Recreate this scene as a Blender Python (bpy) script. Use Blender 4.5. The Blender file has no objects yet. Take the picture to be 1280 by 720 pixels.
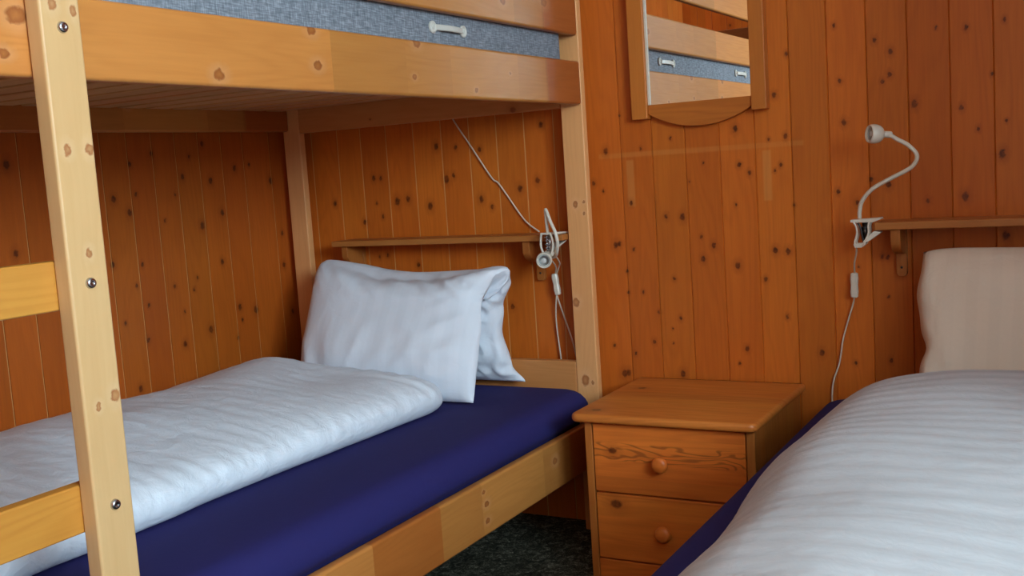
import bpy, bmesh, math, random
from mathutils import Vector, Matrix, noise
random.seed(7)
S = bpy.context.scene
COL = S.collection
PI = math.pi
KB= [(1.007, 0.993, 0.0083), (1.051, 1.081, 0.0041), (1.104, 0.994, 0.0041), (1.184, 1.013, 0.0041), (1.35, 1.024, 0.008), (1.266, 0.947, 0.0032), (1.356, 0.937, 0.006), (1.381, 0.917, 0.006), (1.457, 0.931, 0.0049), (1.471, 0.998, 0.0059), (1.431, 0.994, 0.004), (1.443, 0.919, 0.0039), (0.968, 0.913, 0.0063), (0.994, 0.891, 0.0042), (1.07, 0.857, 0.0062), (1.162, 0.819, 0.0065), (1.206, 0.817, 0.0091), (1.229, 0.904, 0.003), (1.253, 0.766, 0.0044), (1.283, 0.743, 0.0075), (1.344, 0.841, 0.004), (1.021, 0.751, 0.0083), (1.03, 0.753, 0.0073), (1.07, 0.738, 0.0046), (1.436, 0.728, 0.0079), (1.467, 0.725, 0.0079), (1.486, 0.835, 0.0039), (1.588, 0.861, 0.0058), (1.049, 0.682, 0.005), (1.049, 0.626, 0.0046), (1.09, 0.627, 0.0046), (1.176, 0.662, 0.0053), (1.255, 0.71, 0.0077), (1.342, 0.692, 0.0088), (1.41, 0.658, 0.0056), (1.46, 0.567, 0.0056), (1.131, 0.576, 0.005), (1.188, 0.56, 0.0055), (1.114, 0.499, 0.0062), (1.001, 0.486, 0.0047), (1.06, 0.466, 0.0046), (1.357, 0.486, 0.0067), (1.337, 0.449, 0.0041), (1.539, 0.481, 0.008), (1.187, 0.417, 0.0091), (1.026, 0.412, 0.0095), (1.037, 0.414, 0.0085), (1.165, 0.533, 0.0031), (1.166, 0.496, 0.0031), (1.447, 1.096, 0.0069), (1.48, 1.188, 0.0055), (1.59, 1.239, 0.0049), (1.599, 1.114, 0.0058), (1.606, 1.019, 0.0072), (1.678, 1.197, 0.0062), (1.712, 1.168, 0.0068), (1.709, 1.118, 0.0062), (1.693, 1.103, 0.0052), (1.76, 1.048, 0.0089), (1.808, 1.208, 0.0039), (1.869, 1.202, 0.0058), (1.857, 1.032, 0.0061), (1.89, 0.983, 0.005), (1.945, 1.209, 0.005), (1.945, 0.996, 0.0038), (1.919, 1.098, 0.0042), (1.7, 0.873, 0.0081), (1.631, 0.835, 0.0058), (1.663, 0.886, 0.0058), (1.784, 0.832, 0.0058), (1.861, 0.837, 0.0096), (1.936, 0.926, 0.0095), (1.941, 0.75, 0.0096), (1.683, 0.708, 0.0051), (1.695, 0.706, 0.005), (1.761, 0.633, 0.0058), (1.696, 0.466, 0.0053), (1.616, 0.458, 0.0048), (1.694, 0.615, 0.0035), (1.63, 0.686, 0.0031), (0.49, 1.041, 0.0091), (0.554, 1.034, 0.0056), (0.631, 1.023, 0.0071), (0.824, 1.075, 0.0086), (0.516, 0.947, 0.0113), (0.541, 0.957, 0.0072), (0.804, 0.929, 0.0086), (0.749, 0.91, 0.0093), (0.626, 0.887, 0.0095), (0.658, 0.864, 0.0066), (0.456, 0.875, 0.0107), (0.344, 0.893, 0.0117), (0.381, 0.898, 0.0093), (0.266, 0.964, 0.0083), (0.291, 0.962, 0.0061), (0.117, 0.897, 0.0078), (0.221, 0.837, 0.0076), (0.289, 0.851, 0.0061), (0.27, 0.891, 0.0047), (0.702, 0.588, 0.0075), (0.266, 0.734, 0.0052), (0.295, 0.738, 0.0052), (0.4, 0.708, 0.0069), (0.214, 0.711, 0.0053)]
KL= [(-0.679, 0.955, 0.0094), (-0.633, 0.918, 0.0095), (-0.617, 1.041, 0.007), (-0.543, 1.066, 0.0066), (-0.443, 1.002, 0.0082), (-0.342, 0.987, 0.0093), (-0.244, 1.019, 0.0081), (-0.098, 0.977, 0.0108), (-0.308, 0.896, 0.0094), (-0.388, 0.866, 0.0106), (-0.475, 0.956, 0.0049), (-0.52, 0.889, 0.0049), (-0.067, 0.818, 0.0064), (-0.361, 1.089, 0.0079), (-0.184, 1.027, 0.0053), (-0.413, 1.055, 0.005), (-0.607, 0.963, 0.0052), (-0.703, 0.792, 0.0077), (-0.61, 0.782, 0.0061), (-0.635, 0.731, 0.0052), (-0.509, 0.713, 0.0054), (-0.603, 0.675, 0.0053), (-0.683, 0.641, 0.005), (-0.617, 0.586, 0.0072), (-0.492, 0.554, 0.0086), (-0.394, 0.577, 0.0102), (-0.326, 0.76, 0.0082), (-0.072, 0.723, 0.0084), (-0.274, 0.623, 0.0092), (-0.21, 0.606, 0.0108), (-0.269, 0.585, 0.0057), (-0.292, 0.537, 0.0052), (-0.051, 0.578, 0.008), (-0.657, 0.466, 0.0088), (-0.425, 0.726, 0.005), (-0.441, 0.695, 0.005), (-0.483, 0.64, 0.005), (-0.967, 1.049, 0.0111), (-0.969, 0.847, 0.0091)]
KR= [(-1.331, 1.131, 0.0076), (-1.099, 1.157, 0.007), (-1.108, 1.214, 0.007), (-0.796, 1.215, 0.0079), (-0.812, 1.15, 0.0047), (-0.584, 1.132, 0.0044), (-0.432, 1.174, 0.0029), (-1.665, 1.188, 0.0099), (-1.688, 1.141, 0.0054), (-0.66, 0.261, 0.0062), (-0.66, 0.224, 0.0058), (-0.669, 0.289, 0.0038), (-0.336, 0.266, 0.0077), (-0.443, 1.33, 0.008), (-0.245, 1.347, 0.0097)]
KS= [(-1.636, 1.201, 0.0055), (-1.606, 1.195, 0.0048), (-1.637, 1.023, 0.005), (-1.604, 1.023, 0.0055), (-1.622, 0.893, 0.0044), (-1.606, 0.706, 0.0061), (-1.633, 0.697, 0.0037)]
KP= [(0.945, 0.863, 0.0066), (0.97, 0.869, 0.0031), (0.968, 0.839, 0.0031), (0.931, 0.61, 0.0091), (0.944, 0.405, 0.0105), (0.965, 0.4, 0.0042)]

# ------------------------------------------------------------------ helpers
def obj(name, bm, mat=None, parent=None, smooth=False, bevel=0, bseg=2, recalc=True):
    if recalc: bmesh.ops.recalc_face_normals(bm, faces=bm.faces)
    me = bpy.data.meshes.new(name)
    bm.to_mesh(me); bm.free()
    if smooth:
        for p in me.polygons: p.use_smooth = True
    o = bpy.data.objects.new(name, me); COL.objects.link(o)
    if mat: me.materials.append(mat)
    if parent:
        o.parent = parent
        p = parent; off = Vector((0,0,0))
        while p: off += p.location; p = p.parent
        me.transform(Matrix.Translation(-off))
    if bevel:
        m = o.modifiers.new('bevel', 'BEVEL'); m.width = bevel; m.segments = bseg
        m.limit_method = 'ANGLE'; m.angle_limit = math.radians(50)
        for p_ in me.polygons: p_.use_smooth = True
        w = o.modifiers.new('wn', 'WEIGHTED_NORMAL'); w.keep_sharp = False
    return o

def tag(o, label, cat, group=None):
    o['label'] = label; o['category'] = cat
    if group: o['group'] = group
    return o

def empty(name, loc, label, cat, group=None):
    o = bpy.data.objects.new(name, None); COL.objects.link(o)
    o.location = loc; o.empty_display_size = .05
    return tag(o, label, cat, group)

def struct(o):
    o['kind'] = 'structure'; return o

def box(bm, x0, x1, y0, y1, z0, z1):
    vs = [bm.verts.new((x, y, z)) for x in (x0, x1) for y in (y0, y1) for z in (z0, z1)]
    for f in ((0,1,3,2), (4,6,7,5), (0,4,5,1), (2,3,7,6), (0,2,6,4), (1,5,7,3)):
        bm.faces.new([vs[i] for i in f])
    return bm

def bx(name, mat, parent, x0, x1, y0, y1, z0, z1, bevel=.0025, bseg=2):
    return obj(name, box(bmesh.new(), x0, x1, y0, y1, z0, z1), mat, parent, bevel=bevel, bseg=bseg)

def prism(bm, pts, axis, a, b):
    """extrude 2-D polygon pts along axis ('x','y','z') from a to b"""
    def mk(p, t):
        return {'x': (t, p[0], p[1]), 'y': (p[0], t, p[1]), 'z': (p[0], p[1], t)}[axis]
    A = [bm.verts.new(mk(p, a)) for p in pts]; B = [bm.verts.new(mk(p, b)) for p in pts]
    n = len(pts)
    for i in range(n): bm.faces.new((A[i], A[(i+1) % n], B[(i+1) % n], B[i]))
    bm.faces.new(A); bm.faces.new(B[::-1])
    return bm

def spline(pts, n=8):
    P = [Vector(p) for p in pts]
    if len(P) < 3: return P
    out = []
    for i in range(len(P)-1):
        p0 = P[i-1] if i else P[0]*2-P[1]; p1 = P[i]; p2 = P[i+1]
        p3 = P[i+2] if i+2 < len(P) else P[-1]*2-P[-2]
        for k in range(n):
            t = k/n
            out.append(.5*((2*p1)+(p2-p0)*t+(2*p0-5*p1+4*p2-p3)*t*t+(3*p1-p0-3*p2+p3)*t**3))
    out.append(P[-1]); return out

def tube(bm, pts, r, seg=10, n=8, taper=None):
    P = spline(pts, n) if n > 1 else [Vector(p) for p in pts]
    t0 = (P[1]-P[0]).normalized()
    up = Vector((0,0,1)) if abs(t0.z) < .9 else Vector((1,0,0))
    nr = t0.cross(up).normalized(); rings = []
    for i, p in enumerate(P):
        t = (P[min(i+1, len(P)-1)]-P[max(i-1, 0)]).normalized()
        nr = (nr-t*nr.dot(t)).normalized(); bi = t.cross(nr)
        rr = r if not taper else taper(i/(len(P)-1))
        rings.append([bm.verts.new(p+(nr*math.cos(a)+bi*math.sin(a))*rr) for a in [2*PI*k/seg for k in range(seg)]])
    for a, b in zip(rings, rings[1:]):
        for k in range(seg): bm.faces.new((a[k], a[(k+1) % seg], b[(k+1) % seg], b[k]))
    bm.faces.new(rings[0][::-1]); bm.faces.new(rings[-1])
    return bm

def lathe(bm, prof, org, d, seg=28):
    """prof: list of (radius, distance along d)"""
    d = Vector(d).normalized(); org = Vector(org)
    a = d.orthogonal().normalized(); b = d.cross(a); rings = []
    for r, h in prof:
        if r < 1e-6: rings.append([bm.verts.new(org+d*h)])
        else: rings.append([bm.verts.new(org+d*h+(a*math.cos(t)+b*math.sin(t))*r) for t in [2*PI*k/seg for k in range(seg)]])
    for p, q in zip(rings, rings[1:]):
        if len(p) == 1 and len(q) == 1: continue
        for k in range(seg):
            k2 = (k+1) % seg
            if len(p) == 1: bm.faces.new((p[0], q[k], q[k2]))
            elif len(q) == 1: bm.faces.new((p[k], p[k2], q[0]))
            else: bm.faces.new((p[k], p[k2], q[k2], q[k]))
    if len(rings[0]) > 1: bm.faces.new(rings[0][::-1])
    if len(rings[-1]) > 1: bm.faces.new(rings[-1])
    return bm

def grid(bm, F, nu, nv):
    V = [[bm.verts.new(F(i/nu, j/nv)) for j in range(nv+1)] for i in range(nu+1)]
    for i in range(nu):
        for j in range(nv):
            bm.faces.new((V[i][j], V[i+1][j], V[i+1][j+1], V[i][j+1]))
    return V

def lin(c):
    c /= 255.0
    return c/12.92 if c <= .04045 else ((c+.055)/1.055)**2.4
def C(r, g, b): return (lin(r), lin(g), lin(b), 1)
def sm(a, b, x):
    t = max(0, min(1, (x-a)/(b-a))); return t*t*(3-2*t)

# ------------------------------------------------------------------ materials
class NT:
    def __init__(s, name):
        s.m = bpy.data.materials.new(name); s.m.use_nodes = True
        s.t = s.m.node_tree; s.t.nodes.clear()
        s.out = s.n('ShaderNodeOutputMaterial')
        s.b = s.n('ShaderNodeBsdfPrincipled'); s.l(s.b.outputs[0], s.out.inputs[0])
    def n(s, typ, **kw):
        x = s.t.nodes.new(typ)
        for k, v in kw.items(): setattr(x, k, v)
        return x
    def l(s, a, b): s.t.links.new(a, b)
    def put(s, sock, v):
        if isinstance(v, (int, float, tuple, list, Vector)): sock.default_value = v
        else: s.l(v, sock)
    def math(s, op, a, b=None, c=None, clamp=False):
        x = s.n('ShaderNodeMath', operation=op, use_clamp=clamp)
        s.put(x.inputs[0], a)
        if b is not None: s.put(x.inputs[1], b)
        if c is not None: s.put(x.inputs[2], c)
        return x.outputs[0]
    def vec(s, op, a, b=None):
        x = s.n('ShaderNodeVectorMath', operation=op)
        s.put(x.inputs[0], a)
        if b is not None: s.put(x.inputs[1], b)
        return x.outputs['Value' if op in ('DISTANCE', 'LENGTH') else 'Vector']
    def comb(s, x, y, z):
        c = s.n('ShaderNodeCombineXYZ')
        for i, v in enumerate((x, y, z)): s.put(c.inputs[i], v)
        return c.outputs[0]
    def noise(s, v, scale, detail=3, rough=.55, dist=0):
        x = s.n('ShaderNodeTexNoise'); s.put(x.inputs['Vector'], v)
        x.inputs['Scale'].default_value = scale; x.inputs['Detail'].default_value = detail
        x.inputs['Roughness'].default_value = rough; x.inputs['Distortion'].default_value = dist
        return x.outputs['Fac']
    def ramp(s, f, stops):
        r = s.n('ShaderNodeValToRGB'); s.put(r.inputs[0], f)
        e = r.color_ramp.elements
        while len(e) < len(stops): e.new(.5)
        for k, (p, c) in zip(e, stops):
            k.position = p; k.color = c if isinstance(c, tuple) else (c, c, c, 1)
        return r.outputs[0]
    def mr(s, v, a, b, c, d):
        x = s.n('ShaderNodeMapRange', clamp=True); s.put(x.inputs[0], v)
        for i, k in enumerate((a, b, c, d)): x.inputs[i+1].default_value = k
        return x.outputs[0]
    def mix(s, f, a, b, mode='MIX'):
        x = s.n('ShaderNodeMix', data_type='RGBA', blend_type=mode, clamp_factor=True)
        s.put(x.inputs[0], f); s.put(x.inputs[6], a); s.put(x.inputs[7], b)
        return x.outputs[2]
    def bump(s, h, strength, dist):
        x = s.n('ShaderNodeBump'); s.put(x.inputs['Height'], h)
        x.inputs['Strength'].default_value = strength; x.inputs['Distance'].default_value = dist
        s.l(x.outputs[0], s.b.inputs['Normal'])
    def set(s, **kw):
        for k, v in kw.items(): s.put(s.b.inputs[k.replace('_', ' ')], v)

def pine(name, light, dark, knot, along='z', knots=(), cells=None, pitch=None, off=0, edges=None,
         tint=.12, rough=.42, ring=.25, fine=.3, rnd=.0, rscale=7, blocks=None, seed=0, recolour=None, kh=1.0, coat=.0, ks=.72, pale=False):
    """knotty pine: grain runs along one world axis, optional list of single knots (across, along, radius)"""
    t = NT(name)
    g = t.n('ShaderNodeNewGeometry')
    sp = t.n('ShaderNodeSeparateXYZ'); t.l(g.outputs['Position'], sp.inputs[0])
    X, Y, Z = sp.outputs
    if along == 'z': a, l = t.math('ADD', X, Y), Z
    elif along == 'y': a, l = t.math('ADD', X, Z), Y
    else: a, l = t.math('ADD', Y, Z), X
    a = t.math('ADD', a, seed*1.37)
    # --- board index
    rv = None
    if edges:
        idx = None
        for e in edges:
            s_ = t.math('GREATER_THAN', a, e)
            idx = s_ if idx is None else t.math('ADD', idx, s_)
    elif pitch:
        idx = t.math('FLOOR', t.math('DIVIDE', t.math('SUBTRACT', a, off), pitch))
    else: idx = None
    if blocks:
        jb = None
        for e in blocks:
            s_ = t.math('GREATER_THAN', l, e)
            jb = s_ if jb is None else t.math('ADD', jb, s_)
        idx = jb if idx is None else t.math('ADD', idx, t.math('MULTIPLY', jb, 17.0))
    if idx is not None:
        w = t.n('ShaderNodeTexWhiteNoise', noise_dimensions='1D'); t.l(t.math('ADD', idx, seed+.5), w.inputs['W'])
        rv = w.outputs['Value']; lsh = t.math('MULTIPLY', rv, 13.0)
    else: lsh = 0.0
    # --- knots
    wob = t.noise(t.comb(a, l, 0.0), 110, 2)
    wob2 = t.math('MULTIPLY', t.math('SUBTRACT', wob, .5), .009)
    kv = t.comb(t.math('ADD', a, wob2), t.math('MULTIPLY', t.math('ADD', l, wob2), .72), 0.0)
    d = None
    for (ka, kl, kr) in knots:
        q = t.math('DIVIDE', t.vec('DISTANCE', kv, (ka+seed*1.37, kl*.72, 0)), kr*ks)
        d = q if d is None else t.math('MINIMUM', d, q)
    if rnd:
        vo = t.n('ShaderNodeTexVoronoi', voronoi_dimensions='2D')
        t.l(t.comb(t.math('ADD', a, t.math('MULTIPLY', lsh, .37)), t.math('MULTIPLY', l, .8), 0.0), vo.inputs['Vector'])
        vo.inputs['Scale'].default_value = rscale
        sc = t.n('ShaderNodeSeparateColor'); t.l(vo.outputs['Color'], sc.inputs[0])
        on = t.math('LESS_THAN', sc.outputs[0], rnd)
        rr = t.mr(sc.outputs[1], 0, 1, .02, .06)
        q = t.math('DIVIDE', vo.outputs['Distance'], rr)
        q = t.math('ADD', q, t.math('MULTIPLY', t.math('SUBTRACT', 1.0, on), 50.0))
        d = q if d is None else t.math('MINIMUM', d, q)
    # --- grain
    bend = 0.0
    if d is not None:
        bend = t.math('MULTIPLY', t.math('DIVIDE', 1.0, t.math('ADD', t.math('MULTIPLY', d, d), 1.0)), .02)
    a2 = t.math('ADD', a, bend)
    gv = t.comb(t.math('MULTIPLY', a2, 1.0), t.math('ADD', t.math('MULTIPLY', l, .035), lsh), 0.0)
    f1 = t.noise(gv, 190, 3, .6)
    low = t.noise(t.comb(t.math('MULTIPLY', a2, 1.0), t.math('ADD', t.math('MULTIPLY', l, .12), lsh), 0.0), 9, 2, .5)
    ph = t.math('MULTIPLY', t.math('ADD', low, t.math('MULTIPLY', a2, .8)), 95.0)
    rg = t.math('POWER', t.math('MULTIPLY', t.math('ADD', t.math('SINE', ph), 1.0), .5), 2.0)
    mixf = t.math('ADD', t.math('MULTIPLY', t.mr(f1, .3, .7, 0, 1), fine), t.math('MULTIPLY', rg, ring))
    col = t.mix(t.math('MULTIPLY', mixf, .75), light, dark)
    broad = t.noise(t.comb(a, t.math('ADD', t.math('MULTIPLY', l, .25), lsh), 0.0), 5, 2)
    col = t.mix(t.mr(broad, .3, .7, 0, .35), col, dark)
    if rv is not None:
        v = t.mr(rv, 0, 1, 1-tint, 1+tint*.7)
        w2 = t.n('ShaderNodeTexWhiteNoise', noise_dimensions='1D'); t.l(t.math('ADD', idx, seed+77.3), w2.inputs['W'])
        v2 = t.mr(w2.outputs['Value'], 0, 1, 1-tint*.8, 1+tint*.8)
        col = t.mix(1.0, col, t.comb(v, t.math('MULTIPLY', v, v2), t.math('MULTIPLY', v, v2)), 'MULTIPLY')
    if recolour: col = recolour(t, a, l, col)
    if d is not None:
        if pale:
            halo = t.mr(d, 1.0, 2.6, .35, 0)
            col = t.mix(halo, col, t.mix(.15, light, (1, .9, .72, 1)))
            core = t.mr(d, .8, 1.15, 1, 0)
            kc = t.mix(t.mr(d, .1, 1, 0, 1), t.mix(.45, knot, light), knot)
            kc = t.mix(t.mr(f1, .35, .65, 0, .35), kc, dark)
        else:
            halo = t.mr(d, .9, 3.0, .4, 0)
            col = t.mix(halo, col, t.mix(.35, dark, knot))
            core = t.mr(d, .7, 1.2, .88, 0)
            kc = t.mix(t.mr(wob, .35, .65, 0, .45), knot, dark)
        col = t.mix(core, col, kc)
    t.set(Base_Color=col, Roughness=t.mr(f1, .2, .8, rough-.05, rough+.1))
    t.b.inputs['Specular IOR Level'].default_value = .4
    if coat: t.b.inputs['Coat Weight'].default_value = coat; t.b.inputs['Coat Roughness'].default_value = .25
    t.bump(t.math('ADD', t.math('MULTIPLY', rg, .3), f1), .12, .001)
    return t.m

def plain(name, col, rough=.5, metal=0, spec=.5):
    t = NT(name)
    g = t.n('ShaderNodeNewGeometry')
    f = t.noise(g.outputs['Position'], 60, 3)
    t.set(Base_Color=t.mix(t.mr(f, .3, .7, 0, 1), col, tuple(c*.93 for c in col[:3])+(1,)), Roughness=rough, Metallic=metal)
    t.b.inputs['Specular IOR Level'].default_value = spec
    return t.m

def cloth(name, col, stripe=None, pitch=.05, amt=.06, crease=1.0, rough=.75, sheen=.06):
    """stripe: world axis across which satin stripes repeat"""
    t = NT(name)
    g = t.n('ShaderNodeNewGeometry'); P = g.outputs['Position']
    sp = t.n('ShaderNodeSeparateXYZ'); t.l(P, sp.inputs[0])
    f = t.noise(P, 22, 5, .6, .6)
    h = t.math('MULTIPLY', f, 1.0)
    c = col
    if stripe:
        s0 = sp.outputs['xyz'.index(stripe)]
        s0 = t.math('ADD', s0, t.math('MULTIPLY', t.noise(P, 4, 1), .03))
        s = t.math('SINE', t.math('MULTIPLY', s0, 2*PI/pitch))
        band = t.mr(s, -.3, .3, 0, 1)
        c = t.mix(t.math('MULTIPLY', band, amt), col, tuple(x*.5 for x in col[:3])+(1,))
        t.set(Roughness=t.mr(s, -.3, .3, rough-.22, rough))
        h = t.math('ADD', h, t.math('MULTIPLY', s, .025))
    else: t.set(Roughness=rough)
    t.set(Base_Color=c)
    t.b.inputs['Sheen Weight'].default_value = sheen
    t.b.inputs['Specular IOR Level'].default_value = .25
    t.bump(h, .35*crease, .02)
    return t.m

OR_L, OR_D, OR_K = C(216, 114, 35), C(168, 76, 17), C(62, 22, 8)
def ghost(t, a, l, col):
    # unfaded trace of a shelf that once hung here: long strip and two bracket prints
    strip = None
    def rect(x0, x1, z0, z1, sx=.004, sz=.004):
        fx = t.math('MULTIPLY', t.mr(a, x0, x0+sx, 0, 1), t.mr(a, x1-sx, x1, 1, 0))
        fz = t.math('MULTIPLY', t.mr(l, z0, z0+sz, 0, 1), t.mr(l, z1-sz, z1, 1, 0))
        return t.math('MULTIPLY', fx, fz)
    m = t.math('MULTIPLY', rect(.985, 1.515, .972, .988), .2)
    m = t.math('MAXIMUM', m, t.math('MULTIPLY', rect(1.06, 1.084, .846, .968), .28))
    m = t.math('MAXIMUM', m, t.math('MULTIPLY', rect(1.412, 1.436, .846, .970), .36))
    return t.mix(m, col, C(226, 158, 84))
GX = [.046, .143, .228, .319, .414, .508, .599, .686, .772, .86, .948, 1.049, 1.134] + [1.134+.0876*i for i in range(1, 17)]
GY = sorted([-.092, -.204, -.29, -.376, -.46, -.54, -.622, -.705, -.788, -.862, -.935] + [-.935-.0865*i for i in range(1, 31)])
M = {}
M['wall_b'] = pine('back_wall_pine', OR_L, OR_D, OR_K, 'z', KB, edges=GX, tint=.10, recolour=ghost, ring=.2, fine=.3)
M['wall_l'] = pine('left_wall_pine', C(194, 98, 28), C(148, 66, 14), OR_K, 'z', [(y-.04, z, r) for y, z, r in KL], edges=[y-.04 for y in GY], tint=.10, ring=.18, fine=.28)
M['wall_o'] = pine('side_wall_pine', OR_L, OR_D, OR_K, 'z', (), pitch=.0876, rnd=.35, rscale=7, ring=.14, fine=.22)
M['plaster'] = plain('white_paint', C(226, 224, 220), .8, 0, .2)
M['ceil'] = pine('ceiling_pine', OR_L, OR_D, OR_K, 'y', (), pitch=.0876, rnd=.35, rscale=7)
LT_L, LT_D, LT_K = C(224, 180, 127), C(198, 144, 86), C(158, 84, 44)
RL_L, RL_D, RL_K = C(204, 132, 66), C(170, 98, 42), C(138, 72, 36)
M['bare'] = pine('bare_tongue', C(222, 168, 104), C(190, 130, 70), OR_K, 'z', ())
M['stile'] = pine('pale_spruce', LT_L, LT_D, LT_K, 'z', pale=True, ks=1.1, knots= [(y+1.0103, z, r) for y, z, r in KS], ring=.12, fine=.18, rough=.4)
M['post'] = pine('post_spruce', C(242, 174, 112), C(208, 132, 74), LT_K, 'z', [(x-.0697, z, r) for x, z, r in KP], pale=True, ks=1.0, ring=.15, fine=.2, seed=0)
def block_and_end_shade(t, a, l, col):
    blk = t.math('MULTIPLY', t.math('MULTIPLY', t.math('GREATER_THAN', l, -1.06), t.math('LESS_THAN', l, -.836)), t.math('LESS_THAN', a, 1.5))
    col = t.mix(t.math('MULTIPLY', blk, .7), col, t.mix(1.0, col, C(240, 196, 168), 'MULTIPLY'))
    m = t.mr(l, -.262, -.245, 0, 1)  # rail ends near the wall: shade painted into the wood colour
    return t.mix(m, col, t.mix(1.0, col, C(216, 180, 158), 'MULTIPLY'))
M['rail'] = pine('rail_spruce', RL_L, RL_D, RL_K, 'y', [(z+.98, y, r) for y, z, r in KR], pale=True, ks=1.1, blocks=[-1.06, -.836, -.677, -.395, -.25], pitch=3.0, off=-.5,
                 tint=.13, ring=.2, fine=.25, recolour=block_and_end_shade, rough=.36)
M['rung'] = pine('rung_pine', C(212, 146, 62), C(182, 108, 36), RL_K, 'y', (), ring=.3, fine=.25, seed=3)
M['cross'] = pine('crossbar_spruce', C(214, 144, 84), C(182, 106, 50), RL_K, 'x', (), rnd=.4, rscale=8, ring=.2, fine=.25, seed=2)
M['slat'] = pine('slat_spruce', C(206, 160, 108), C(180, 128, 80), RL_K, 'x', (), rnd=.2, rscale=8, seed=5, pitch=.088, off=.3, tint=.12)
NS_L, NS_D, NS_K = C(232, 126, 46), C(178, 80, 24), C(64, 24, 10)
def lam(t, a, l, col):
    # glued-up lamella with strong flame grain
    m = t.math('MULTIPLY', t.mr(a, -.105, -.101, 0, 1), t.mr(a, -.064, -.060, 1, 0))
    n = t.noise(t.comb(a, t.math('MULTIPLY', l, .25), 0.0), 24, 2, .5, .6)
    s = t.math('SINE', t.math('ADD', t.math('MULTIPLY', n, 40.0), t.math('MULTIPLY', a, 500.0)))
    k = t.math('MULTIPLY', t.mr(s, .2, .9, 0, 1), m)
    return t.mix(t.math('MULTIPLY', k, .6), col, C(122, 58, 22))
M['ns_front'] = pine('nightstand_front_pine', NS_L, NS_D, NS_K, 'x', [(-.398+.318, 1.161, .010), (-.398+.195, 1.163, .014)], pitch=.047, off=-.398+.07, tint=.12, ring=.3, fine=.3, recolour=lam, coat=.15)
M['ns_top'] = pine('nightstand_top_pine', C(212, 126, 52), C(172, 86, 28), NS_K, 'x', [(.27+.0, 1.13, .011), (.33-.30, 1.115, .012)], pitch=.055, off=0.01, tint=.12, ring=.35, fine=.3, coat=.15)
M['ns_side'] = pine('nightstand_side_pine', C(196, 118, 50), C(154, 80, 28), NS_K, 'z', (), pitch=.06, off=0.02, tint=.1, coat=.15)
M['shelf'] = pine('shelf_pine', C(190, 120, 58), C(160, 88, 36), OR_K, 'x', (), ring=.2, seed=1)
M['brk'] = pine('bracket_pine', C(186, 112, 50), C(150, 80, 30), OR_K, 'z', (), ring=.2, seed=4)
M['mir_v'] = pine('mirror_frame_pine', C(205, 120, 46), C(170, 88, 28), OR_K, 'z', (), ring=.12, seed=6)
M['mir_h'] = pine('mirror_apron_pine', C(200, 114, 42), C(160, 80, 24), OR_K, 'x', (), ring=.35, seed=6)
M['white'] = plain('white_plastic', C(226, 214, 196), .35)
M['cord'] = plain('cord_plastic', C(222, 206, 184), .45)
M['strap'] = plain('strap_plastic', C(208, 201, 190), .45)
M['lens'] = plain('frosted_lens', C(205, 203, 198), .25)
M['metal'] = plain('galvanised_steel', C(200, 200, 204), .25, 1.0)
M['dark_metal'] = plain('dark_steel', C(90, 88, 86), .3, 1.0)
M['sheet'] = cloth('navy_jersey', C(42, 38, 96), None, crease=.12, rough=.9, sheen=0)
M['linL'] = cloth('white_damask_left', C(238, 242, 250), 'y', .046, .06, .8)
M['linR'] = cloth('white_damask_right', C(198, 196, 198), 'y', .05, .10, .35)
M['pilL'] = cloth('white_pillowcase_left', C(238, 240, 248), 'x', .05, .06, .4)
M['pilR'] = cloth('white_pillowcase_right', C(240, 222, 202), 'x', .045, .05, .5)

def grey_weave():
    t = NT('grey_mattress_fabric')
    g = t.n('ShaderNodeNewGeometry'); sp = t.n('ShaderNodeSeparateXYZ'); t.l(g.outputs['Position'], sp.inputs[0])
    v = t.comb(sp.outputs[0], t.math('MULTIPLY', sp.outputs[1], 1.0), t.math('MULTIPLY', sp.outputs[2], .12))
    h = t.comb(sp.outputs[0], t.math('MULTIPLY', sp.outputs[1], .1), sp.outputs[2])
    a = t.noise(v, 420, 2); b = t.noise(h, 420, 2)
    f = t.math('MULTIPLY', t.math('ADD', a, b), .5)
    t.set(Base_Color=t.ramp(f, [(.35, C(92, 96, 104)), (.5, C(122, 126, 134)), (.65, C(158, 162, 170))]), Roughness=.9)
    t.bump(f, .3, .001); return t.m
M['grey'] = grey_weave()

def carpet():
    t = NT('dark_carpet')
    g = t.n('ShaderNodeNewGeometry'); P = g.outputs['Position']
    f = t.noise(P, 45, 4, .7, 1.2); f2 = t.noise(P, 230, 3, .7)
    k = t.math('ADD', t.math('MULTIPLY', f, .6), t.math('MULTIPLY', f2, .4))
    t.set(Base_Color=t.ramp(k, [(.38, C(40, 38, 32)), (.50, C(72, 70, 58)), (.57, C(118, 114, 98)), (.66, C(190, 184, 160))]), Roughness=.95)
    t.b.inputs['Specular IOR Level'].default_value = .1
    t.bump(k, .6, .006); return t.m
M['floor'] = carpet()

def mirror_mat():
    t = NT('mirror_silver'); t.set(Base_Color=(.93, .94, .93, 1), Roughness=0.0, Metallic=1.0); return t.m
M['mirror'] = mirror_mat()
def pane_mat():
    t = NT('window_glass')
    tr = t.n('ShaderNodeBsdfTransparent'); gl = t.n('ShaderNodeBsdfGlossy'); gl.inputs['Roughness'].default_value = 0
    mx = t.n('ShaderNodeMixShader'); mx.inputs[0].default_value = .06
    t.l(tr.outputs[0], mx.inputs[1]); t.l(gl.outputs[0], mx.inputs[2]); t.l(mx.outputs[0], t.out.inputs[0]); return t.m
M['pane'] = pane_mat()

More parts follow.
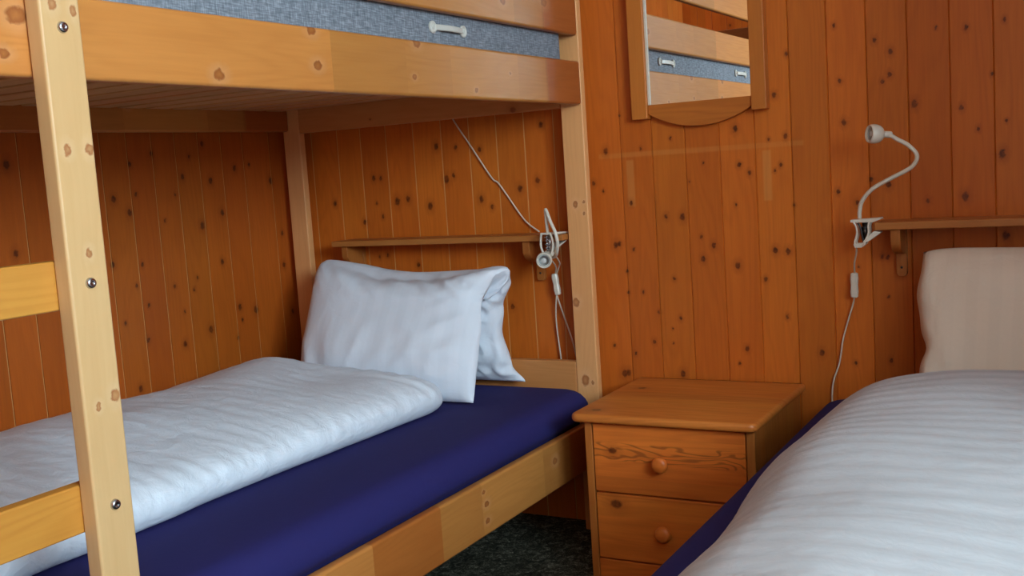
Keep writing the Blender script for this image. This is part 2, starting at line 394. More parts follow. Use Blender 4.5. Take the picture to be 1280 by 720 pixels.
# ------------------------------------------------------------------ room shell
XL, XR, YB, YF, ZC = -.04, 2.55, 0.0, -3.6, 2.25
def grooved_wall(name, horizontal, edges, lo, hi, face, back, tongue, mat, w=.0019, dep=.0035):
    """panelled wall: flat boards, narrow joints; where boards have shrunk the bare tongue shows (tongue(e) -> True)"""
    s = 1 if back > face else -1
    pts, bare = [(lo, face)], set()
    for e in sorted(edges):
        if lo+.01 < e < hi-.01:
            if tongue(e):
                bare.add(len(pts)+1)
                pts += [(e-w, face), (e-w+.0003, face+s*.0012), (e+w*.35, face+s*.0012), (e+w*.7, face+s*dep), (e+w, face)]
            else: pts += [(e-w, face), (e, face+s*dep), (e+w, face)]
    pts += [(hi, face), (hi, back), (lo, back)]
    if not horizontal: pts = [(b, a) for a, b in pts]
    bm = bmesh.new(); n = len(pts)
    A = [bm.verts.new((p[0], p[1], 0)) for p in pts]; B = [bm.verts.new((p[0], p[1], ZC)) for p in pts]
    for i in range(n):
        f = bm.faces.new((A[i], A[(i+1) % n], B[(i+1) % n], B[i]))
        if i in bare: f.material_index = 1
    bm.faces.new(A); bm.faces.new(B[::-1])
    o = obj(name, bm, mat); o.data.materials.append(M['bare']); return struct(o)
grooved_wall('wall_back', True, GX, XL, XR, 0.0, .06, lambda e: e < 1.0, M['wall_b'])
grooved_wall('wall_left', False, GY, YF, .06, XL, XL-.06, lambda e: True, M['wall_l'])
EX = [XL+.0876*i for i in range(40)]
grooved_wall('wall_front', True, EX, XL-.06, XR+.06, YF, YF-.06, lambda e: False, M['wall_o'])
# unseen alcove with window, added to aim the daylight; wall_right's edge trims it
AX, AY = 3.90, -1.20
WY0, WY1, WZ0, WZ1, WT = -3.40, -2.10, 1.22, 2.18, .12
struct(obj('wall_right', box(bmesh.new(), XR, XR+.10, AY, .06, 0, ZC), M['wall_o']))
struct(obj('wall_added_alcove_side', box(bmesh.new(), XR+.10, AX+WT, AY, AY+.10, 0, ZC), M['plaster']))
struct(obj('wall_added_alcove_front', box(bmesh.new(), XR+.06, AX+WT, YF-.06, YF, 0, ZC), M['plaster']))
bm = bmesh.new()
box(bm, AX, AX+WT, YF, WY0, 0, ZC); box(bm, AX, AX+WT, WY1, AY, 0, ZC)
box(bm, AX, AX+WT, WY0, WY1, 0, WZ0); box(bm, AX, AX+WT, WY0, WY1, WZ1, ZC)
struct(obj('wall_added_alcove_end', bm, M['plaster']))
struct(obj('floor', box(bmesh.new(), XL-.06, AX+WT, YF-.06, .06, -.05, 0), M['floor']))
struct(obj('ceiling', box(bmesh.new(), XL-.06, AX+WT, YF-.06, .06, ZC, ZC+.05), M['plaster']))
win = bpy.data.objects.new('window_unseen', None); COL.objects.link(win); win.location = (AX+.05, (WY0+WY1)/2, WZ0); struct(win)
bm = bmesh.new(); fx0, fx1 = AX+.03, AX+.08; fw = .05
box(bm, fx0, fx1, WY0, WY0+fw, WZ0, WZ1); box(bm, fx0, fx1, WY1-fw, WY1, WZ0, WZ1)
box(bm, fx0, fx1, WY0+fw, WY1-fw, WZ0, WZ0+fw); box(bm, fx0, fx1, WY0+fw, WY1-fw, WZ1-fw, WZ1)
ym = (WY0+WY1)/2; box(bm, fx0, fx1, ym-.03, ym+.03, WZ0+fw, WZ1-fw)
obj('window_unseen_frame', bm, M['mir_v'], win)
for a, b in ((WY0+fw, ym-.03), (ym+.03, WY1-fw)):
    obj('pane', box(bmesh.new(), fx0+.02, fx0+.026, a, b, WZ0+fw, WZ1-fw), M['pane'], win)
# ------------------------------------------------------------------ bunk bed
BK0, BK1 = -.0697, -.0454          # head posts, y range
FT0, FT1 = -2.10, -2.0757          # foot posts
W0, W1, PW = 0.0, .98, .0608
bed = empty('bunk_bed', (.49, -1.08, 0), 'pale wooden bunk bed with a ladder, filling the left side of the room', 'bunk bed')
BED_TOP = 1.56
for x0 in (W0, W1-PW):
    bx('post', M['post'], bed, x0, x0+PW, BK0, BK1, 0, BED_TOP, .003)
    bx('post', M['post'], bed, x0, x0+PW, FT0, FT1, 0, BED_TOP, .003)
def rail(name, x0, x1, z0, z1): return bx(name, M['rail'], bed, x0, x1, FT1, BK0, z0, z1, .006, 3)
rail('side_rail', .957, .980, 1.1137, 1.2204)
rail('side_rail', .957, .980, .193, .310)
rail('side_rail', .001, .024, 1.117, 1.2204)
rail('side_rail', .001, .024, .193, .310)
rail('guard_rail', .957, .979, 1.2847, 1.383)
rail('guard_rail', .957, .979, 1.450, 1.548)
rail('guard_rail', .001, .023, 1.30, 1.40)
for y0, y1 in ((BK0, BK1), (FT0, FT1)):
    bx('head_rail', M['cross'], bed, PW, W1-PW, y0, y1, 1.109, 1.2204, .003)
    bx('head_rail', M['cross'], bed, PW, W1-PW, y0, y1, .300, .4544, .003)
    bx('head_rail', M['cross'], bed, PW, W1-PW, y0, y1, 1.35, 1.50, .003)
for z in (1.175, .196):
    for k in range(22):
        yb = -.096-.0885*k
        bx('slat', M['slat'], bed, .025, .956, yb-.068, yb, z, z+.018, .0015, 1)
# ladder fixed to the bed
def bolt(y, z, par):
    bm = bmesh.new()
    lathe(bm, [(.0001, .0045), (.0022, .0045), (.0028, .0052), (.0058, .0046), (.0072, .002), (.0074, 0), (.0074, -.001)][::-1], (1.0103, y, z), (1, 0, 0), 20)
    obj('bolt', bm, M['metal'], par, smooth=True)['label'] = 'shiny steel bolt head'
for y0, y1, zs in ((-1.6549, -1.5955, True), (-2.06, -2.0006, True)):
    st = bx('ladder_stile', M['stile'], bed, .9822, 1.0103, y0, y1, 0, 1.548, .004, 3)
    ym = (y0+y1)/2
    for z in (1.173, .855, .566): bolt(ym, z, st)
for z0, z1 in ((.8232, .8862), (.5336, .5971)):
    bx('ladder_rung', M['rung'], bed, .9602, .9820, -2.05, -1.603, z0, z1, .003, 2)

# ------------------------------------------------------------------ mattresses
def mattress_bm(x0, x1, y0, y1, z0, z1, r, side=0.0, zlow=0.0, sag=0.0, n=60):
    """soft block: profile ring swept round the rectangle, rounded plan corners"""
    bm = bmesh.new()
    prof = [(-r*.6-.0, z0), (-side, z0+.012), (-side, zlow if zlow else z0+.03)]
    if side: prof += [(-side*.35, zlow+.007), (0, zlow+.020)]
    m = 6
    for k in range(m+1):
        t = PI/2*k/m; prof.append((-r+r*math.cos(t), z1-r+r*math.sin(t)))
    prof += [(-r*1.8, z1+.0005), (-r*3.5, z1+.0008)]
    rc = .055
    def ring(off, z):
        # off <= 0 is an inset
        pts = []
        xa, xb, ya, yb = x0-off, x1+off, y0-off, y1+off
        c = max(rc+off*.5, .012)
        for cx, cy, a0 in ((xb-c, yb-c, 0), (xa+c, yb-c, 90), (xa+c, ya+c, 180), (xb-c, ya+c, 270)):
            for k in range(7):
                a = math.radians(a0+15*k)
                pts.append(Vector((cx+c*math.cos(a), cy+c*math.sin(a), z)))
            # straight stretch subdivided
            nx = {0: (xa+c, yb), 90: (xa, ya+c), 180: (xb-c, ya), 270: (xb, yb-c)}[a0]
            p0 = pts[-1]; q = Vector((nx[0], nx[1], z))
            for k in range(1, 12): pts.append(p0.lerp(q, k/12))
        return [bm.verts.new(p) for p in pts]
    R = [ring(o_, z) for o_, z in prof]
    for a, b in zip(R, R[1:]):
        k = len(a)
        for i in range(k): bm.faces.new((a[i], a[(i+1) % k], b[(i+1) % k], b[i]))
    bm.faces.new(R[0][::-1]); bm.faces.new(R[-1])
    return bm
mt = mattress_bm(.027, .974, -2.065, -.078, .215, .392, .050, side=.022, zlow=.312)
o = obj('mattress', mt, M['sheet'], None, smooth=True)
tag(o, 'lower bunk mattress under a tight navy blue fitted sheet', 'mattress')
up = empty('mattress', (.49, -1.07, 1.194), 'upper bunk mattress with blue grey woven cover and white side handles', 'mattress')
obj('cover', mattress_bm(.03, .955, -2.06, -.085, 1.1945, 1.325, .02), M['grey'], up, smooth=True)
def handle(yc, zc):
    x = .9555
    bm = bmesh.new()
    for s in (-1, 1):
        lathe(bm, [(.0125, 0), (.0125, .003), (.0105, .0045), (.0085, .0045), (.007, .0028), (.004, .0028), (.003, .0045), (0, .0045)], (x, yc+s*.058, zc), (1, 0, 0), 24)
    # strap bowed outwards
    n = 14; rows = []
    for i in range(n+1):
        t = i/n; y = yc-.05+.1*t; b = .004+.006*math.sin(PI*t); hw = .0062
        rows.append([bm.verts.new((x+b+dx, y, zc+dz)) for dx, dz in ((0, -hw), (.002, -hw+.0015), (.002, hw-.0015), (0, hw))])
    for a, b in zip(rows, rows[1:]):
        for k in range(4): bm.faces.new((a[k], a[(k+1) % 4], b[(k+1) % 4], b[k]))
    bm.faces.new(rows[0][::-1]); bm.faces.new(rows[-1])
    obj('handle', bm, M['strap'], up, smooth=False)['label'] = 'white plastic strap handle'
for yc in (-.6416, -1.40, -1.90): handle(yc, 1.2558)

# ------------------------------------------------------------------ bedding
def fold(p, s): return noise.noise(Vector(p)*s)
def ridged(p): return 1-abs(noise.noise(Vector(p)))*2

def duvet_left():
    bm = bmesh.new(); Z0 = .3940
    xs = [(.655, Z0+.000), (.700, Z0+.002), (.724, Z0+.026), (.721, Z0+.052), (.698, Z0+.073), (.650, Z0+.089), (.57, Z0+.103), (.47, Z0+.114), (.36, Z0+.120), (.25, Z0+.118), (.15, Z0+.104), (.06, Z0+.080), (.0, Z0+.062), (-.030, Z0+.047), (-.033, Z0+.02), (-.02, Z0)]
    P = spline([(x, 0, z) for x, z in xs], 6)
    nu = len(P)-1; nv = 220; y0, y1 = -.385, -2.045
    def F(u, v):
        p = P[round(u*nu)]
        y = y0+(y1-y0)*v
        d = (y0-y)
        R = .11
        e = 1.0
        if d < R: e = math.sqrt(max(0, 1-((R-d)/R)**2))
        if (y-y1) < .06: e *= math.sqrt(max(0, 1-((.06-(y-y1))/.06)**2))
        e = max(e, .0)
        wob = .012*fold((0, y, 3.1), 3.2)+.006*fold((1, y, 7), 8)
        near = sm(.35, .68, p.x)
        x = p.x+wob*near
        # head corner pulled in a little
        x -= near*.085*(1-e)**1.4-near*.012*(1-sm(.15, .6, d))
        h = (p.z-Z0)
        h *= e*(1+.10*fold((p.x*1.5, y, 0), 2.6)-.06*sm(.5, 1.6, d)*(1-near))
        lift = sm(.01, .06, h)
        n1 = .010*fold((p.x, y, 1.0), 5)*lift*(1-.5*near)
        # short creases gathered along the rolled edge
        cr = (.0042*ridged((p.x*3, y*24+p.z*14, 2.0))+.0030*ridged((p.x*6, y*46-p.z*20, 9.0)))*sm(.56, .70, p.x)*lift + .0016*ridged((p.x*5, y*18, 4.0))*lift
        n2 = .0006*math.sin(2*PI*(y+.012*fold((p.x*3, y, 0), 2))/.046)*lift
        head = (1-sm(.02, .2, d))*.006*ridged((p.x*22, y*4, 5))*lift
        hh = max(h+n1+n2+head+(cr-.0035*sm(.56, .70, p.x)*lift)*(1-.6*sm(.60, .71, p.x)), 0.0 if h <= .0 else .0005)
        x += cr*near*.9*lift
        return Vector((max(x, -.036), y, Z0+hh))
    grid(bm, F, nu, nv)
    return bm
o = obj('duvet', duvet_left(), M['linL'], None, smooth=True)
tag(o, 'white striped duvet folded lengthwise on the lower bunk, against the wall', 'duvet')

def duvet_right():
    bm = bmesh.new(); Z0 = .3870
    xs = [(1.622, Z0), (1.624, Z0+.006), (1.636, Z0+.026), (1.655, Z0+.060), (1.690, Z0+.098), (1.74, Z0+.132), (1.80, Z0+.150), (1.90, Z0+.162), (2.02, Z0+.160), (2.15, Z0+.150), (2.28, Z0+.13), (2.38, Z0+.095), (2.44, Z0+.04), (2.45, Z0+.004), (2.43, Z0)]
    P = spline([(x, 0, z) for x, z in xs], 6)
    nu = len(P)-1; nv = 240; y0, y1 = -.30, -2.04
    def F(u, v):
        p = P[round(u*nu)]; y = y0+(y1-y0)*v; d = y0-y
        R = .22; e = 1.0
        if d < R: e = math.sqrt(max(0, 1-((R-d)/R)**2))**1.1
        if (y-y1) < .06: e *= math.sqrt(max(0, 1-((.06-(y-y1))/.06)**2))
        e = max(e, .02); h = (p.z-Z0)
        near = 1-sm(1.64, 1.95, p.x)
        h *= e*(1+.10*fold((p.x, y, 4), 2.4)*(1-.4*near))
        lift = sm(.008, .06, h)
        x = p.x+(.010*fold((0, y, 2), 3.0)+.014*sm(.6, 1.0, d))*near
        x += (1-sm(0, .13, d))*.03*near
        n1 = .009*fold((p.x, y, 0), 4.5)*lift
        n2 = .0006*math.sin(2*PI*(y+.02*fold((p.x*2.5, y*1.5, 0), 2))/.05)*lift
        cr = .0014*ridged((p.x*7, y*13, 3))*sm(.45, 1.0, d)*lift
        return Vector((x, y, Z0+max(h+n1+n2+cr, 0 if h <= 0 else .0005)))
    grid(bm, F, nu, nv); return bm

def pillow_tent():
    """big pillow folded over like a tent: front leaf, top fold, back leaf"""
    bm = bmesh.new()
    # centre line in the (y,z) plane, per side; parameter v in 0..1
    path = spline([(0, -.352, .400), (0, -.322, .47), (0, -.285, .555), (0, -.248, .618), (0, -.218, .660), (0, -.184, .676), (0, -.156, .658), (0, -.137, .60), (0, -.122, .53), (0, -.112, .45), (0, -.105, .402)], 10)
    n = len(path)-1
    nu = 70
    T = 0.060
    def shape(u, i, side):
        v = i/n
        p = path[i]
        q0, q1 = path[max(i-1, 0)], path[min(i+1, n)]
        t = (q1-q0).normalized(); nrm = Vector((0, -t.z, t.y))   # outward (front / up)
        if nrm.y > 0 and v < .4: nrm = -nrm
        nrm = Vector((0, -t.z, t.y))
        w = .295
        s = 2*u-1
        ed = max(0, 1-abs(s)**3.2)**.6
        ev = min(1, (min(v, 1-v)/.14))**.6
        pin = 1-.45*math.exp(-((v-.47)/.06)**2)
        th = T*(ed*ev*pin*(.85 if side < 0 else 1.0))
        if v > .55: th *= .85
        x = .498+s*w
        # outline: side seams bow in between fold and hem
        xr_ = [.772, .770, .766, .753, .772, .803, .790, .752, .735, .752, .785]
        k_ = min(int(v*10), 9); e_ = v*10-k_; xr = xr_[k_]+(xr_[k_+1]-xr_[k_])*(e_*e_*(3-2*e_))
        xl = .214-.006*math.sin(PI*min(v*2, 1))
        x = .498+(xr-.498)*s if s > 0 else .498+(.498-xl)*s
        z = p.z; y = p.y
        # sagging top edge, left corner peaks
        topw = math.exp(-((v-.46)/.20)**2)
        sag = (.062*s*s-.016*s+.012*s**4-.024)*topw
        z += sag
        # left side leans further to the wall
        y += .03*(1-u)*0
        c = .0
        if side > 0:
            c += .005*ridged((x*5, v*6, 2))*ed
            c += .012*math.exp(-((v-.40)/.09)**2)*ridged((x*16+v*14, v*3, 8))*ed      # creases under the fold
            c += .007*math.exp(-(s-.75)**2/.05)*ridged((x*9, v*14, 4))*ed
            c += .008*math.exp(-((v-.10)/.08)**2)*ridged((x*12, v*8, 1))
            c += .005*math.exp(-((s-.88)/.16)**2)*math.exp(-((v-.36)/.12)**2)*ridged((x*30+v*20, v*26, 6))
        elif v > .5:
            c -= (.012*ridged((x*22, v*16, 5))+.010*ridged((x*9+v*14, v*9, 8)))*sm(.3, .8, s)*ev
        return Vector((x, y, z))+nrm*(th*side+c)
    A = [[bm.verts.new(shape(k/nu, i, 1)) for k in range(nu+1)] for i in range(n+1)]
    B = [[bm.verts.new(shape(k/nu, i, -1)) for k in range(nu+1)] for i in range(n+1)]
    for V in (A, B):
        for i in range(n):
            for k in range(nu): bm.faces.new((V[i][k], V[i][k+1], V[i+1][k+1], V[i+1][k]))
    for i in range(n):
        for k in (0, nu): bm.faces.new((A[i][k], A[i+1][k], B[i+1][k], B[i][k]))
    for k in range(nu):
        for i in (0, n): bm.faces.new((A[i][k], A[i][k+1], B[i][k+1], B[i][k]))
    return bm
o = obj('pillow', pillow_tent(), M['pilL'], None, smooth=True)
tag(o, 'large white striped pillow folded into a tent at the head of the lower bunk', 'pillow')

# ------------------------------------------------------------------ single bed on the right
BX0, BX1 = 1.557, 2.46
sb = empty('single_bed', (2.01, -1.07, 0), 'low pine single bed frame under the navy mattress on the right', 'bed')
for x in (1.60, 2.38):
    for y in (-.16, -2.04): bx('leg', M['brk'], sb, x, x+.06, y, y+.06, 0, .17)
bx('bed_base', M['ns_side'], sb, 1.58, 2.45, -2.08, -.06, .17, .22)
o = obj('mattress', mattress_bm(BX0, BX1, -2.09, -.03, .2205, .385, .030), M['sheet'], None, smooth=True)
tag(o, 'right hand bed mattress in a navy blue fitted sheet', 'mattress')
o = obj('duvet', duvet_right(), M['linR'], None, smooth=True)
tag(o, 'white striped duvet spread over the right hand bed', 'duvet')
def pillow_right():
    bm = bmesh.new(); nu, nv = 70, 60
    x0, x1 = 1.788, 2.42; H = .34; T = .062
    def S(u, v, side):
        s = 2*u-1; r = 2*v-1
        ed = (max(0, 1-abs(s)**4)*max(0, 1-abs(r)**4))**.5
        x = (x0+x1)/2+s*(x1-x0)/2*(1-.035*(1-abs(r)**3)*abs(s)**6*0)
        dx = -.010*math.exp(-((v-.72)/.12)**2)+.012*math.exp(-((v-.40)/.07)**2)-.002
        if s < 0: x += dx*abs(s)**5
        zc = .392+H*v+.006*s*s*v
        if v > .9: zc -= .012*(abs(s)**10)*((v-.9)/.1)
        y = -.235+.135*v
        th = T*ed
        c = .0
        if side > 0:
            c = .004*fold((x*4, zc*4, 0), 1.5)+.006*math.exp(-(s+.93)**2/.02)*ridged((x*20, zc*16, 6))*min(1, ed*2)
        n = Vector((0, -.93, -.37)) if side > 0 else Vector((0, .93, .37))
        n = Vector((0, -.93, .37))*side
        return Vector((x, y, zc))+n*(th+c)
    A = [[bm.verts.new(S(i/nu, j/nv, 1)) for j in range(nv+1)] for i in range(nu+1)]
    B = [[(A[i][j] if i in (0, nu) or j in (0, nv) else bm.verts.new(S(i/nu, j/nv, -1))) for j in range(nv+1)] for i in range(nu+1)]
    for V in (A, B):
        for i in range(nu):
            for j in range(nv):
                bm.faces.new((V[i][j], V[i+1][j], V[i+1][j+1], V[i][j+1]))
    return bm
o = obj('pillow', pillow_right(), M['pilR'], None, smooth=True)
tag(o, 'upright white pillow leaning on the wall at the head of the right hand bed', 'pillow')

# ------------------------------------------------------------------ nightstand
ns = empty('nightstand', (1.28, -.21, 0), 'small orange pine nightstand with two drawers between the beds', 'nightstand')
bm = bmesh.new()
pts = []
x0, x1, ya, yb, rc = 1.068, 1.499, -.424, -.008, .020
for cx, cy, a0 in ((x1-rc, ya+rc, 270), (x1-.004, yb-.004, 0), (x0+.004, yb-.004, 90), (x0+rc, ya+rc, 180)):
    r_ = rc if a0 >= 180 else .004
    for k in range(7):
        a = math.radians(a0+15*k); pts.append((cx+r_*math.cos(a), cy+r_*math.sin(a)))
prism(bm, pts, 'z', .3865, .4065)
bmesh.ops.recalc_face_normals(bm, faces=bm.faces)
es = [e for e in bm.edges if abs(e.verts[0].co.z-e.verts[1].co.z) < 1e-6]
bmesh.ops.bevel(bm, geom=es, offset=.0085, segments=5, affect='EDGES', profile=.5)
o = obj('table_top', bm, M['ns_top'], ns, smooth=True)
bx('side_panel', M['ns_side'], ns, 1.094, 1.112, -.401, -.02, 0, .3865, .002)
bx('side_panel', M['ns_side'], ns, 1.469, 1.488, -.401, -.02, 0, .3865, .002)
bx('back_panel', M['ns_side'], ns, 1.112, 1.469, -.03, -.02, .02, .3865, .001)
for z0, z1, kz in ((.2245, .3815, .3015), (.0680, .2205, .1440)):
    dr = bx('drawer', M['ns_front'], ns, 1.1145, 1.4665, -.401, -.36, z0, z1, .002)
    bm = bmesh.new()
    lathe(bm, [(.009, -.001), (.0095, .003), (.010, .007), (.0155, .011), (.0183, .016), (.0183, .020), (.0165, .0245), (.012, .027), (.006, .0285), (0, .029)], (1.279, -.401, kz), (0, -1, 0), 32)
    obj('knob', bm, M['ns_front'], dr, smooth=True)
bx('base_rail', M['ns_front'], ns, 1.1125, 1.4685, -.399, -.38, 0, .0645, .002)
bx('drawer_divider', M['ns_side'], ns, 1.1125, 1.4685, -.39, -.05, .2208, .2242, 0)

# ------------------------------------------------------------------ shelves with brackets
def shelf(name, x0, x1, zb, zt, brs, label):
    e = empty(name, ((x0+x1)/2, 0, zb), label, 'shelf', 'narrow wall shelves above the pillows')
    bx('board', M['shelf'], e, x0, x1, -.100, -.0005, zb, zt, .002)
    for xb in brs:
        bm = bmesh.new()
        prism(bm, [(-.0145, zb-.0005), (-.088, zb-.0005), (-.088, zb-.030), (-.078, zb-.045), (-.055, zb-.056), (-.0145, zb-.060)], 'x', xb, xb+.021)
        b = obj('bracket', bm, M['brk'], e, bevel=.0015)
        bm = bmesh.new()
        prism(bm, [(xb-.001, zb-.0005), (xb+.022, zb-.0005), (xb+.022, zb-.106), (xb+.018, zb-.112), (xb+.003, zb-.112), (xb-.001, zb-.106)], 'y', -.014, -.0005)
        c = obj('wall_cleat', bm, M['brk'], b, bevel=.001)
        bm = bmesh.new(); lathe(bm, [(.0028, 0), (.0028, .0012), (0, .0006)], (xb+.0105, -.0140, zb-.092), (0, -1, 0), 12)
        obj('screw', bm, M['dark_metal'], b, smooth=True)
    return e
shelf('wall_shelf', .170, .917, .7735, .7895, (.150+.045, .792), 'narrow pine wall shelf inside the lower bunk, above the folded pillow')
shelf('wall_shelf', 1.685, 2.545, .7765, .7935, (1.716, 2.44), 'narrow pine wall shelf above the upright pillow on the right')

# ------------------------------------------------------------------ mirror
mi = empty('wall_mirror', (1.267, -.01, 1.04), 'rectangular mirror in an orange pine frame hanging above the nightstand', 'mirror')
bx('frame_stile', M['mir_v'], mi, 1.0955, 1.1375, -.030, -.0005, 1.0645, 1.66, .0025)
bx('frame_stile', M['mir_v'], mi, 1.4000, 1.4370, -.030, -.0005, 1.0645, 1.66, .0025)
pts = [(1.1375, 1.0985), (1.4000, 1.0985)]
for k in range(25):
    t = k/24; x = 1.4000-.2625*t
    pts.append((x, 1.0385+(1.076-1.0385)*abs(2*t-1)**2.1))
obj('frame_apron', prism(bmesh.new(), pts, 'y', -.022, -.0005), M['mir_h'], mi, bevel=.0015)
bx('frame_head', M['mir_h'], mi, 1.1375, 1.4000, -.026, -.0005, 1.58, 1.66, .002)
o = obj('mirror_glass', box(bmesh.new(), 1.1445, 1.4000, -.018, -.010, 1.0985, 1.58), M['mirror'], mi)
bx('edge_strip', M['white'], mi, 1.1375, 1.1440, -.0215, -.0005, 1.0985, 1.58, .0006, 1)

# ------------------------------------------------------------------ reading lamps
def add_head(bm, neck, d):
    """small bulb-shaped spot: neck sleeve, round body, front rim"""
    lathe(bm, [(.0062, -.012), (.0072, -.010), (.0072, .004), (.0060, .006), (.0085, .0078), (.0140, .0105), (.0182, .0160), (.0203, .0230), (.0206, .0300), (.0198, .0355), (.0184, .0390), (.0166, .0390), (.0160, .0340), (0, .030)], neck, d, 32)
def add_lens(bm, neck, d):
    lathe(bm, [(.0155, .0345), (.0135, .0348), (.0105, .0325), (.0075, .0325), (.0060, .0355), (.003, .0365), (0, .0368)], neck, d, 28)
def clamp(bm, bmM, xj, zb, zt, yc):
    """spring clamp gripping the left end of a shelf; xj is the shelf end"""
    w = .014
    def plate(pts): prism(bm, pts, 'y', yc-w, yc+w)
    plate([(xj-.052, zt+.0075), (xj+.012, zt+.0105), (xj+.014, zt+.0075), (xj-.004, zt+.001), (xj-.052, zt+.002)])                      # upper jaw
    plate([(xj-.002, zb-.0015), (xj+.012, zb-.004), (xj+.010, zb-.007), (xj-.016, zb-.025), (xj-.026, zb-.0235)])                      # lower jaw
    for dy in (-.0125, .0125):
        tube(bm, [(xj-.046, yc+dy, zt+.003), (xj-.0405, yc+dy, zt-.008), (xj-.039, yc+dy, zb-.006), (xj-.044, yc+dy, zb-.026), (xj-.040, yc+dy, zb-.034)], .0022, 8, 6)
        tube(bm, [(xj-.010, yc+dy, zt+.003), (xj-.014, yc+dy, zt-.006), (xj-.014, yc+dy, zb-.006), (xj-.022, yc+dy, zb-.024), (xj-.030, yc+dy, zb-.034)], .0026, 8, 6)
    plate([(xj-.047, zb-.030), (xj-.022, zb-.026), (xj-.020, zb-.030), (xj-.030, zb-.0375), (xj-.044, zb-.0375)])                      # foot
    tube(bmM, [(xj-.037, yc-.009, zt), (xj-.032, yc-.009, (zt+zb)/2), (xj-.026, yc-.006, zb-.028)], .0024, 8, 6)
    h = [(xj-.0265+.0055*math.cos(k*PI/4), yc+.012*(k/32-.5)*1.4, (zt+zb)/2-.006+.0055*math.sin(k*PI/4)) for k in range(33)]
    tube(bmM, h, .0013, 6, 1)
    box(bmM, xj-.0285, xj-.018, yc-.006, yc+.006, zb-.022, zt)
def switch(bm, p, up_):
    p = Vector(p); d = Vector(up_).normalized()
    a = Vector((0, -1, 0)); a = (a-d*a.dot(d)).normalized(); s = d.cross(a)
    L, Wd, T_ = .029, .0085, .007
    sect = [(-.6, 1), (.6, 1), (1, .6), (1, -.6), (.6, -1), (-.6, -1), (-1, -.6), (-1, .6)]
    rows = []
    for t, k in ((-1, .55), (-.93, .9), (-.5, 1), (0, .88), (.5, 1), (.93, .9), (1, .55)):
        rows.append([bm.verts.new(p+d*(t*L)+s*(x*Wd*k)+a*(y*T_*k)) for x, y in sect])
    for q, r_ in zip(rows, rows[1:]):
        for k in range(8): bm.faces.new((q[k], q[(k+1) % 8], r_[(k+1) % 8], r_[k]))
    bm.faces.new(rows[0][::-1]); bm.faces.new(rows[-1])

LG = 'white clamp-on reading lamps'
# right lamp
la = empty('reading_lamp', (1.66, -.1, .785), 'white gooseneck reading lamp arched up, clamped to the right hand shelf', 'lamp', LG)
bm, b2 = bmesh.new(), bmesh.new(); clamp(bm, b2, 1.686, .7765, .7935, -.085)
cl = obj('clamp', bm, M['white'], la); obj('spring', b2, M['dark_metal'], cl, smooth=True)
neck = Vector((1.7195, -.125, .984)); hd = Vector((-.80, -.60, .10)).normalized()
bm = bmesh.new()
tube(bm, [(1.652, -.088, .803), (1.653, -.090, .820), (1.660, -.095, .842), (1.684, -.102, .868), (1.726, -.110, .890), (1.768, -.118, .911), (1.781, -.124, .935), (1.764, -.126, .958), (1.742, -.126, .972), tuple(neck-hd*.008)], .0046, 12, 10)
obj('gooseneck', bm, M['white'], la, smooth=True)
bm = bmesh.new(); add_head(bm, neck, hd); h = obj('lamp_head', bm, M['white'], la, smooth=True)
bm = bmesh.new(); add_lens(bm, neck, hd); obj('lens', bm, M['lens'], h, smooth=True)['label'] = 'frosted grey lens'
bm = bmesh.new()
tube(bm, [(1.643, -.09, .742), (1.640, -.075, .725), (1.630, -.050, .700), (1.6235, -.020, .672)], .0021, 8, 8)
tube(bm, [(1.6215, -.020, .618), (1.6165, -.012, .600), (1.603, -.008, .56), (1.590, -.007, .515), (1.584, -.007, .48), (1.578, -.007, .452), (1.566, -.008, .418), (1.5610, -.008, .385), (1.5600, -.010, .34), (1.552, -.010, .20), (1.548, -.012, .03)], .0021, 8, 8)
obj('cord', bm, M['cord'], la, smooth=True)
bm = bmesh.new(); switch(bm, (1.6225, -.020, .645), (.02, 0, 1)); obj('switch', bm, M['white'], la)
# left lamp, folded down
lb = empty('reading_lamp', (.90, -.12, .78), 'white gooseneck reading lamp folded down, clamped to the shelf in the lower bunk', 'lamp', LG)
bm, b2 = bmesh.new(), bmesh.new()
yc = -.118; 
def clampL(bm, bmM):
    x, zt, zb = .893, .7895, .7735
    prism(bm, [(-.142, zt+.0085), (-.040, zt+.004), (-.040, zt+.001), (-.100, zt+.001), (-.142, zt+.004)], 'x', x-.016, x+.014)
    prism(bm, [(-.140, zb-.030), (-.095, zb-.010), (-.050, zb-.001), (-.050, zb-.004), (-.098, zb-.016), (-.135, zb-.036)], 'x', x-.014, x+.012)
    for dx in (-.015, .012):
        tube(bm, [(x+dx, -.140, zt+.005), (x+dx*1.25, -.137, zt-.012), (x+dx*1.25, -.137, zb-.012), (x+dx*.8, -.138, zb-.031)], .0028, 8, 6)
        tube(bm, [(x+dx, -.108, zt+.004), (x+dx, -.106, zt-.008), (x+dx, -.108, zb-.018)], .0026, 8, 6)
    box(bmM, x-.007, x+.006, -.128, -.112, zb-.024, zt+.001)
    tube(bmM, [(x-.004+.004*math.cos(k*PI/4), -.132+.0045*math.sin(k*PI/4), zb-.020+.036*k/32) for k in range(33)], .0014, 6, 1)
clampL(bm, b2)
cl = obj('clamp', bm, M['white'], lb); obj('spring', b2, M['metal'], cl, smooth=True)
hd = Vector((.36, -.92, -.05)).normalized(); neck = Vector((.874, -.118, .730))
bm = bmesh.new()
tube(bm, [(.892, -.130, .796), (.892, -.132, .815), (.893, -.136, .838), (.895, -.140, .856), (.900, -.142, .848), (.910, -.145, .824), (.922, -.146, .797), (.924, -.142, .770), (.914, -.128, .748), (.898, -.108, .735), (.878, -.098, .730), tuple(neck-hd*.008)], .0043, 12, 10)
obj('gooseneck', bm, M['white'], lb, smooth=True)
bm = bmesh.new(); add_head(bm, neck, hd); h = obj('lamp_head', bm, M['white'], lb, smooth=True)
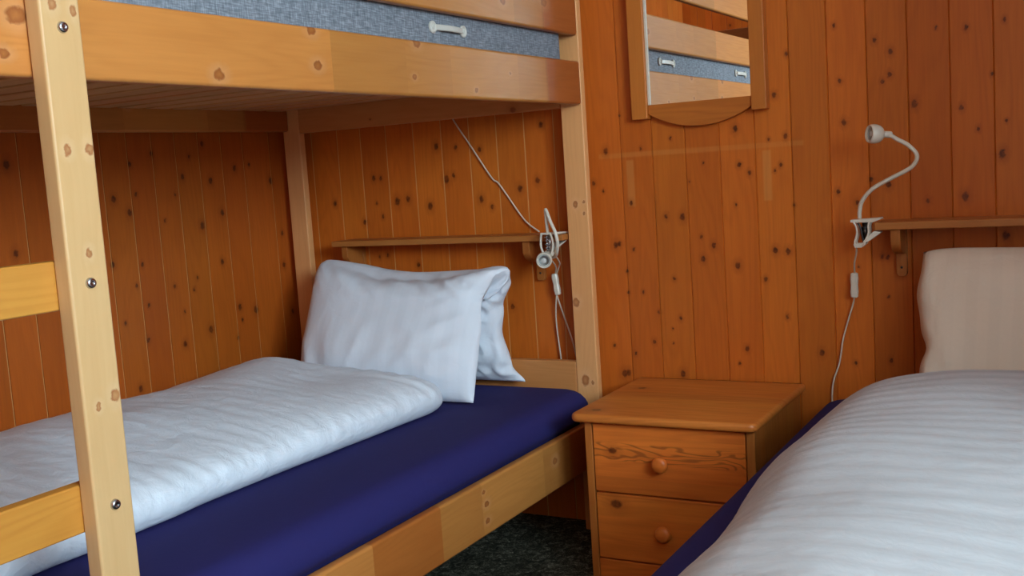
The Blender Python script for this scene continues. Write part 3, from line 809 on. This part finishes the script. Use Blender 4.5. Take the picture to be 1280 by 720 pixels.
bm = bmesh.new(); add_lens(bm, neck, hd); obj('lens', bm, M['lens'], h, smooth=True)['label'] = 'frosted grey lens'
bm = bmesh.new()
tube(bm, [(.886, -.130, .741), (.884, -.100, .722), (.868, -.05, .702), (.853, -.024, .682)], .0020, 8, 8)
tube(bm, [(.852, -.024, .622), (.846, -.020, .594), (.840, -.012, .560), (.8405, -.010, .52), (.844, -.010, .480), (.848, -.012, .440), (.850, -.012, .36)], .0020, 8, 8)
tube(bm, [(.853, -.024, .622), (.858, -.020, .598), (.868, -.013, .555), (.881, -.011, .510), (.890, -.010, .470), (.897, -.012, .430), (.900, -.012, .36)], .0020, 8, 8)
tube(bm, [(.900, -.112, .738), (.890, -.07, .715), (.872, -.04, .700), (.857, -.024, .682)], .0020, 8, 8)
obj('cord', bm, M['cord'], lb, smooth=True)
bm = bmesh.new(); switch(bm, (.853, -.024, .652), (-.14, 0, 1)); obj('switch', bm, M['white'], lb)
# cable coming down the wall from the upper bunk
bm = bmesh.new()
tube(bm, [(.50, -.006, 1.22), (.554, -.006, 1.114), (.609, -.006, 1.031), (.666, -.006, .945), (.690, -.006, .924), (.748, -.006, .841), (.772, -.008, .815), (.806, -.012, .7925)], .0022, 8, 8)
o = obj('cable', bm, M['cord'], None, smooth=True)
tag(o, 'thin white cable running diagonally down the wall to the bunk shelf', 'cable')

# ------------------------------------------------------------------ light
def area(name, loc, rot, sx, sy, e, col):
    L = bpy.data.lights.new(name, 'AREA'); L.shape = 'RECTANGLE'; L.size = sx; L.size_y = sy; L.energy = e; L.color = col
    o = bpy.data.objects.new(name, L); COL.objects.link(o); o.location = loc; o.rotation_euler = rot; return o
area('window_daylight', (AX+.115, (WY0+WY1)/2, (WZ0+WZ1)/2), (0, PI/2, 0), WZ1-WZ0, WY1-WY0, 192, (.63, .865, 1.0))
w = bpy.data.worlds.new('sky'); S.world = w; w.use_nodes = True
w.node_tree.nodes['Background'].inputs[0].default_value = (.75, .87, 1, 1); w.node_tree.nodes['Background'].inputs[1].default_value = 1.0

# ------------------------------------------------------------------ camera (solved from the photograph)
yaw, pit, rol = [math.radians(v) for v in (29.4612, 6.3166, -3.8216)]
fw_ = Vector((-math.sin(yaw)*math.cos(pit), math.cos(yaw)*math.cos(pit), -math.sin(pit)))
rt = Vector((math.cos(yaw), math.sin(yaw), 0)); upv = rt.cross(fw_)
r2 = rt*math.cos(rol)+upv*math.sin(rol); u2 = -rt*math.sin(rol)+upv*math.cos(rol)
cd = bpy.data.cameras.new('camera'); cam = bpy.data.objects.new('camera', cd); COL.objects.link(cam)
cd.sensor_width = 36; cd.lens = 1332.0172*36/1280; cd.clip_start = .01
mm = Matrix((r2, u2, -fw_)).transposed().to_4x4(); mm.translation = (2.13587, -2.53517, .96188)
cam.matrix_world = mm
S.camera = cam
S.view_settings.view_transform = 'Standard'
S.view_settings.look = 'None'
S.view_settings.exposure = 0.0
